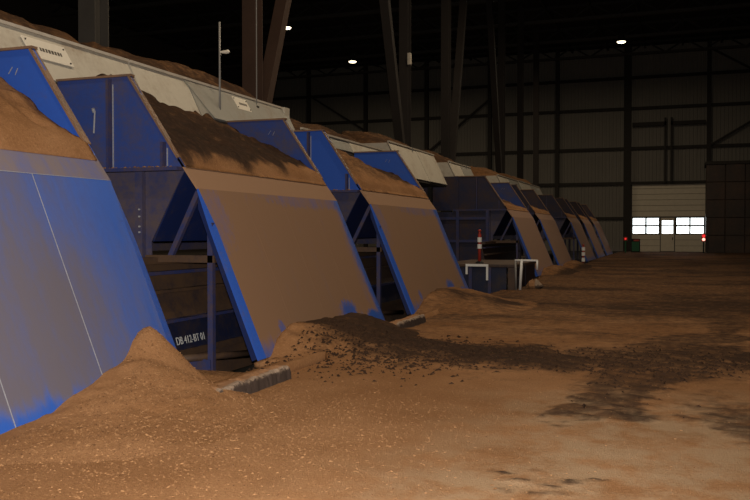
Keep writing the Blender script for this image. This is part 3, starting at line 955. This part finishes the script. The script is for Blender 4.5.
column(14.2, 'grey steel column rising behind the far left trough sign', COLUMN_G)
column(20.9, 'brown steel column with leaning strut behind the second sign', COLUMN_B, (0.35, 0.40))
column(34.5, 'dim steel column with a strut leaning left, mid picture', COLUMN_FALLOFF, (-0.35, -0.36))
column(41.1, 'dim reddish column with a strut leaning right, mid picture', COLUMN_FALLOFF, (0.9, 0.28))
column(54.8, 'far dim steel column with strut above the gap', COLUMN_FALLOFF, (-0.4, -0.30))
column(61.6, 'farther thin dark steel column left of the far wall bays', COLUMN_FALLOFF)
column(68.5, 'farthest thin dark steel column behind the row end', COLUMN_FALLOFF)


# ================================================================ LAMPS
def lamp(x, y, z, label):
    B = (x, y, z)
    t = thing('high_bay_lamp', B, label, 'lamp', 'high bay lamps under the roof')
    obj('reflector', G().lathe(B, [(0.31, 0.02), (0.29, 0.16), (0.20, 0.42), (0.14, 0.62), (0.05, 0.66)], 20), DARKSTEEL, t, B)
    obj('lens', G().lathe(B, [(0.24, -0.05), (0.29, 0.0), (0.29, 0.018)], 20), LENS, t, B)
    obj('stem', G().tube((x, y, z + 0.64), (x, y, HZ), 0.025, k=6), DARKSTEEL, t, B)
    ld = bpy.data.lights.new('lamp_light', 'AREA')
    ld.shape = 'DISK'
    ld.size = 0.5
    ld.energy = LAMP_W
    ld.color = (1.0, 0.80, 0.55)
    lo = bpy.data.objects.new('lamp_light', ld)
    col.objects.link(lo)
    lo.parent = t
    lo.location = (0, 0, -0.08)


LENS = mat_emit('lamp_lens', (1.0, 0.85, 0.55, 1), 6.0)
for x, y, nm in ((-24.4, 50.2, 'lit round lamp just right of the leaning brown strut'), (-24.4, 61.9, 'lit round lamp at the top of the far wall, left half'),
                 (-4.2, 61.9, 'lit round lamp above the door, right half'),  # the four below are out of view, added only for light
                 (-4.2, 38.5, 'added lamp out of view over the middle of the aisle'), (-4.2, 26.8, 'added lamp out of view over the wide gap'),
                 (-4.2, 15.0, 'added lamp out of view over the wheel tracks'), (-4.2, 3.4, 'added lamp out of view over the viewer')):
    lamp(x, y, 15.0, nm)

# ================================================================ FLOOR HEAPS
def heap(name, x0, x1, y0, y1, step, fn, dk, label, cat='peat heap'):
    xs = np.arange(x0, x1 + 1e-6, step)
    ys = np.arange(y0, y1 + 1e-6, step)
    XX, YY = np.meshgrid(xs, ys, indexing='ij')
    z = fn(XX, YY)
    d = np.clip(dk(XX, YY), 0, 1)
    edge = np.minimum.reduce([XX - x0, x1 - XX, YY - y0, y1 - YY])
    z = np.where(edge < step * 0.5, -0.06, z)
    z = np.maximum(z, -0.06 if step > 0.046 else -0.5)
    o = field(name, xs, ys, z, d, PEAT, ((x0 + x1) / 2, (y0 + y1) / 2, 0), skirt=-0.12 if step > 0.046 else -0.55)
    tag(o, label, cat)
    return (xs, ys, z)


def big_heap(x, y):
    n = 0.05 * fbm(x, y, 2.2, 4) + 0.05 * fbm(x + 7, y, 7, 3)
    yy = np.where(y > 7.84, (y - 7.84) * 2.3, (y - 7.84) * 0.92)
    r = np.hypot((x + 5.47) * 1.14, yy)
    cone = 0.80 - 0.78 * r - 0.02 * np.exp(-r * 8)
    rb = np.hypot((x + 5.20) * 0.8, np.where(y > 7.3, (y - 7.3) * 1.6, (y - 7.3) * 0.72))
    shoulder = 0.50 - 0.40 * rb - 0.03 * np.exp(-rb * 5)
    skirt = 0.13 * np.exp(-(((x + 4.6) / 1.3) ** 2 + ((y - 6.2) / 1.4) ** 2)) + 0.02 * np.exp(-(((x + 5.3) / 0.9) ** 2 + ((y - 4.0) / 3.0) ** 2))
    z = np.log(np.exp(cone * 16) + np.exp(shoulder * 16) + np.exp(skirt * 16) + 1) / 16 - 0.05
    z = z + n * sstep(-0.02, 0.15, z) - 0.035
    return z - 0.6 * sstep(8.2, 8.7, y) * sstep(4.95, 5.25, -x)      # slides off into the pit


heap('peat_heap', -5.95, -2.2, 2.2, 9.4, 0.045, big_heap, lambda x, y: 0.18 * sstep(-0.05, 0.25, fbm(x, y, 1.4, 3)),
          'large light brown peat heap in the near left corner against the clean hopper')


def heap_b(x, y):
    n = 0.10 * fbm(x, y, 2.0, 4) + 0.07 * fbm(x + 7, y, 7, 3)
    base = 0.34 * np.exp(-((x + 5.30) / 0.75) ** 2) * sstep(10.2, 11.2, y) * (1 - sstep(13.2, 15.0, y))
    fan = 0.16 * np.exp(-(((x + 4.2) / 1.1) ** 2 + ((y - 11.7) / 1.0) ** 2))
    z = base + fan
    return z + n * sstep(0.02, 0.15, z) - 0.03


heap('peat_heap', -5.42, -2.6, 10.14, 15.04, 0.05, heap_b, lambda x, y: np.maximum(0.95 * sstep(10.9, 11.6, y + 0.5 * fbm(x, y, 2)) * (1 - sstep(13.6, 14.6, y)) * sstep(-5.45, -5.15, x + 0.25 * (y - 11)), floor_dark(x, y)),
     'heap of dark peat spilled at the foot of the lettered hopper')


def heap_c(x, y):
    n = 0.10 * fbm(x, y, 1.5, 4) + 0.05 * fbm(x + 7, y, 6, 3)
    z = 0.34 * np.exp(-((x + 5.3) / 0.8) ** 2) * sstep(16.6, 18.6, y) * (1 - sstep(20.0, 21.8, y)) + 0.16 * np.exp(-(((x + 4.3) / 1.0) ** 2 + ((y - 19.2) / 1.8) ** 2))
    return z + n * sstep(0.02, 0.15, z) - 0.03


heap('peat_heap', -5.42, -2.6, 16.96, 22.1, 0.07, heap_c, lambda x, y: 0.45 + 0.45 * sstep(-0.1, 0.2, fbm(x, y, 1.3, 3)) * sstep(17, 19, y),
     'reddish peat heap at the foot of the hopper before the wide gap')
for y0, nm in ((33.5, 'low dark peat heap at the foot of the hopper behind the tube rail'), (39.8, 'low dark peat heap before the far banded post')):
    def heap_d(x, y, y0=y0):
        z = 0.30 * np.exp(-((x + 5.2) / 0.7) ** 2) * sstep(y0, y0 + 1.2, y) * (1 - sstep(y0 + 3.6, y0 + 5.2, y))
        return z + 0.1 * fbm(x, y, 1.7, 4) * sstep(0.02, 0.12, z) - 0.03
    heap('peat_heap', -5.42, -3.4, y0 - 0.3, y0 + 5.6, 0.1, heap_d, lambda x, y: 0.5 + 0.5 * sstep(-4.9, -4.5, x), nm)


# shelves of peat between kerb and pit, in the gaps between machines
heap('peat_shelf', -5.06, -4.42, 7.2, 10.4, 0.05, lambda x, y: 0.12 + 0.04 * fbm(x, y, 3, 3) - 0.29 * sstep(0.0, 0.75, -4.48 - x), lambda x, y: 0.0 * x, 'brown peat packed behind the near concrete kerb')
heap('peat_shelf', -5.08, -4.72, 13.7, 17.0, 0.06, lambda x, y: 0.10 + 0.04 * fbm(x, y, 3, 3) - 0.10 * sstep(0.0, 0.3, -4.75 - x), lambda x, y: 0.15 + 0.0 * x, 'brown peat packed behind the farther concrete kerb')


def kerb(x, y0, y1, label):
    n = int((y1 - y0) / 0.05)
    B = (x, y0, 0)
    g = G()
    prof = [(-0.13, -0.05), (-0.13, 0.13), (-0.03, 0.150), (0.08, 0.148), (0.11, 0.125), (0.12, -0.05)]
    r = random.Random(int(y0))
    for i in range(n + 1):
        y = y0 + (y1 - y0) * i / n
        e = r.uniform(-1, 1)
        endf = 0.55 if i in (0, n) else 1.0
        for q, (a, b) in enumerate(prof):
            j = r.uniform(-0.02, 0.02)
            g.v.append((x + a + (0.3 * j if q > 1 else 0), y, b * (endf if b > 0 else 1) + (j if b > 0 else 0)))
    k = len(prof)
    for i in range(n):
        for q in range(k):
            q2 = (q + 1) % k
            g.f.append((i * k + q, i * k + q2, (i + 1) * k + q2, (i + 1) * k + q))
    g.f.append(tuple(range(k)))
    g.f.append(tuple(range(n * k + k - 1, n * k - 1, -1)))
    return tag(obj('concrete_kerb', g, KERB, None, B), label, 'kerb', 'concrete kerbs in the gaps')


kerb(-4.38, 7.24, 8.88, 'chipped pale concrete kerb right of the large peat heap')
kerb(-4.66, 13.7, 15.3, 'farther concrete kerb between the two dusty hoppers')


# ---- loose fibres, crumbs and clods
def scatter(name, P, smin, smax, mat, label, cat, flat=0.35, seed=3):
    """P: (n, 3) resting points; each crumb is a small irregular tetrahedron, all joined into one loose layer"""
    r = np.random.RandomState(seed)
    n = len(P)
    base = np.array([[1, 0, -.3], [-.5, .8, -.3], [-.5, -.8, -.3], [0, 0, .7]])
    s_ = smin + (smax - smin) * r.rand(n) ** 2.2
    a = r.rand(n) * 6.283
    sx, sz = s_ * (0.8 + 1.4 * r.rand(n)), s_ * (flat + 0.5 * r.rand(n))
    bx_ = base[None, :, 0] * sx[:, None]
    by_ = base[None, :, 1] * (s_ * 0.7)[:, None]
    c, q = np.cos(a)[:, None], np.sin(a)[:, None]
    V = np.stack([P[:, None, 0] + bx_ * c - by_ * q, P[:, None, 1] + bx_ * q + by_ * c, P[:, None, 2] + base[None, :, 2] * sz[:, None]], -1).reshape(-1, 3)
    F = (np.array([[0, 1, 3], [1, 2, 3], [2, 0, 3], [0, 2, 1]])[None] + 4 * np.arange(n)[:, None, None]).reshape(-1, 3)
    g = G()
    g.v, g.f = V.tolist(), F.tolist()
    return tag(obj(name, g, mat), label, cat, kind='stuff')


def hz(x, y):
    z = floor_height(x, y)
    inside = (x > -5.9) & (x < -2.25) & (y > 2.3) & (y < 9.3)
    return np.where(inside, np.maximum(z, big_heap(x, y)), z)


rs = np.random.RandomState(21)
x, y = rs.normal(-4.6, 1.3, 26000), rs.normal(6.4, 1.3, 26000)
k = (x > -5.55) & (y > 3.6) & (y < 9.2) & (x < 0) & ~((x < -5.15) & (y < 7.3))
x, y = x[k], y[k]
scatter('peat_fibres', np.stack([x, y, hz(x, y) + 0.001], 1), 0.003, 0.0145, CHIP, 'loose peat fibres and crumbs over the near heap', 'peat crumbs')
x, y = rs.uniform(-4.0, 1.8, 5000), 4.0 + 9 * rs.rand(5000) ** 1.6
scatter('floor_crumbs', np.stack([x, y, hz(x, y) + 0.001], 1), 0.003, 0.010, CHIP, 'fine brown crumbs scattered over the near floor', 'peat crumbs', seed=5)
x, y = rs.normal(-4.0, 0.75, 2600), rs.normal(11.1, 0.85, 2600)
k = (x > -5.1) & (y > 8.7)
x, y = x[k], y[k]
z = np.maximum(hz(x, y), np.where((y > 10.2) & (x > -5.6) & (x < -2.7), heap_b(x, y), 0))
scatter('peat_clods', np.stack([x, y, z + 0.004], 1), 0.008, 0.045, CLOD, 'dark peat clods around the lettered hopper foot', 'peat clods', flat=0.5, seed=8)
x, y = rs.uniform(-3.2, 1.2, 2600), rs.normal(11.2, 1.0, 2600)
k = floor_dark(x, y) > 0.45
x, y = x[k], y[k]
scatter('track_clods', np.stack([x, y, hz(x, y) + 0.002], 1), 0.008, 0.045, CLOD, 'dark broken clods along the wheel tracks', 'peat clods', flat=0.5, seed=9)


# ================================================================ THE GAP: PLATFORM, RAILS, MARKER POSTS
B = (-5.9, 24.7, 0)
t = thing('machine_platform', B, 'low dark blue steel platform in the wide gap', 'platform')
obj('deck', G().box(-6.9, -4.62, 24.7, 28.6, 0.66, 0.76), CASING, t, B, bevel=0.02)
for x0, x1 in ((-6.85, -6.0), (-5.94, -5.42), (-5.36, -4.9)):
    obj('front_panel', G().box(x0, x1, 24.76, 24.80, 0.02 if x0 > -5.2 else -0.1, 0.66), CASING_BLUE, t, B)
for x in (-6.9, -5.97, -5.39, -4.74):
    obj('post', G().box(x - 0.05 if x < -4.8 else x - 0.10, x + 0.05 if x < -4.8 else x + 0.10, 24.70, 24.82, -0.7 if x < FLOOR_X0 else 0.0, 0.66), CASING if x > -5 else POSTM, t, B)
for y0 in (25.0, 26.8):
    obj('side_panel', G().box(-4.72, -4.68, y0, y0 + 1.7, 0.02, 0.66), CASING_BLUE, t, B)


def tube_path(g, pts, r):
    for a, b in zip(pts[:-1], pts[1:]):
        g.tube(a, b, r, k=10)
    return g


B = (-5.75, 24.5, 0)
t = thing('hoop_rail', B, 'white square hoop rail left of the platform post', 'rail')
obj('top_bar', G().bar((-6.10, 24.67, 0.72), (-5.42, 24.67, 0.72), 0.06, 0.07), WHITEP, t, B)
obj('leg', G().bar((-6.07, 24.67, 0.69), (-6.07, 24.67, 0.45), 0.06, 0.06, (0, 1, 0)), WHITEP, t, B)
obj('leg', G().bar((-5.45, 24.67, 0.69), (-5.45, 24.67, 0.28), 0.06, 0.06, (0, 1, 0)), WHITEP, t, B)
B = (-4.5, 24.6, 0)
t = thing('tube_rail', B, 'white tube rail right of the platform in the wide gap', 'rail')
obj('top_tube', G().tube((-4.62, 24.6, 0.88), (-3.95, 24.6, 0.88), 0.028), WHITEP, t, B, smooth=True)
obj('leg', G().tube((-4.60, 24.6, 0.88), (-4.58, 24.6, 0.0), 0.03), STEEL, t, B, smooth=True)
obj('leg', G().tube((-4.42, 24.6, 0.88), (-4.48, 24.67, 0.0), 0.04), WHITEP, t, B, smooth=True)
obj('end_drop', G().tube((-3.97, 24.6, 0.88), (-3.97, 24.6, 0.62), 0.028), WHITEP, t, B, smooth=True)
g = G().lathe((-4.22, 25.6, 0.0), [(0.20, 0.0), (0.24, 0.08), (0.18, 0.20), (0.09, 0.27)], 9)
for i, (a, b, c) in enumerate(g.v):
    g.v[i] = (a + 0.05 * math.sin(i * 2.3), b, c * (1 + 0.15 * math.sin(i * 1.7)))
tag(obj('stone_block', g, KERB, None, (-4.22, 25.6, 0)), 'pale lump of broken concrete beside the white tube rail', 'rubble')


def marker(x, y, z0, h, bands, label, r=0.05):
    B = (x, y, z0)
    t = thing('marker_post', B, label, 'post')
    obj('base', G().lathe(B, [(0.13, 0), (0.13, 0.03), (0.06, 0.07)], 14), BLACKP, t, B)
    obj('pole', G().lathe(B, [(r * .9, 0.05), (r * .9, h * 0.86), (r * 0.5, h * 0.90), (r * 0.5, h * 0.94)], 14), REDP, t, B, smooth=True)
    obj('knob', G().lathe(B, [(r * 0.5, h * 0.93), (r * 1.0, h * 0.96), (r * 0.5, h)], 12), REDP, t, B, smooth=True)
    for a, b in bands:
        obj('white_band', G().lathe(B, [(r * 1.25, h * a), (r * 1.25, h * b)], 14), WHITEP, t, B, smooth=False)


marker(-5.76, 25.0, 0.76, 1.02, ((0.44, 0.57), (0.63, 0.77)), 'red post with two white bands standing on the platform', 0.055)
marker(-5.05, 46.5, 0.0, 1.05, ((0.12, 0.32), (0.42, 0.60), (0.68, 0.86)), 'small far marker post with white bands between distant hoppers', 0.075)

# ---- glowing discs on posts, and a cabinet, beside the far door
RED = mat_emit('red_glow', (1.0, 0.03, 0.03, 1), 0.9)
WARM = mat_emit('warm_glow', (1.0, 0.45, 0.35, 1), 2.0)


def glow(x, y, h, label, big):
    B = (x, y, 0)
    t = thing('glow_post', B, label, 'signal lamp')
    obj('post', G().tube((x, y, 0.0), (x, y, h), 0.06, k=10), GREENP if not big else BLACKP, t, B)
    obj('disc_housing', G().box(x - 0.16, x + 0.16, y - 0.02, y + 0.14, h, h + (0.62 if big else 0.3)), REDP, t, B, bevel=0.02)
    obj('red_disc', G().tube((x, y - 0.05, h + (0.45 if big else 0.15)), (x, y - 0.02, h + (0.45 if big else 0.15)), 0.12 if big else 0.07, k=14), RED, t, B)
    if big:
        obj('bright_disc', G().tube((x, y - 0.06, h + 0.17), (x, y - 0.02, h + 0.17), 0.12, k=14), WARM, t, B)


glow(-4.55, 73.4, 1.0, 'red glowing disc on a green post left of the far door', False)
glow(1.50, 73.0, 0.95, 'red and pale glowing discs on a post right of the far door', True)
B = (-3.75, 74.5, 0)
t = thing('control_cabinet', B, 'small dark cabinet with red trim at the far door foot', 'cabinet')
obj('body', G().box(-4.15, -3.45, 74.4, 74.9, 0.0, 1.15), BLACKP, t, B, bevel=0.03)
obj('trim', G().box(-3.95, -3.5, 74.37, 74.4, 0.95, 1.08), REDP, t, B)
obj('door', G().box(-4.1, -3.5, 74.37, 74.4, 0.1, 0.9), GREENP, t, B)
# pale fixture on the column
B = (-10.9, 34.2, 9.0)
t = thing('wall_lantern', B, 'small pale fitting on the dim mid picture column', 'fitting')
obj('box', G().box(-11.0, -10.85, 34.16, 34.34, 8.75, 9.25), RAIL, t, B, bevel=0.02)
obj('bracket', G().box(-11.05, -10.95, 34.2, 34.3, 8.9, 9.1), DARKSTEEL, t, B)
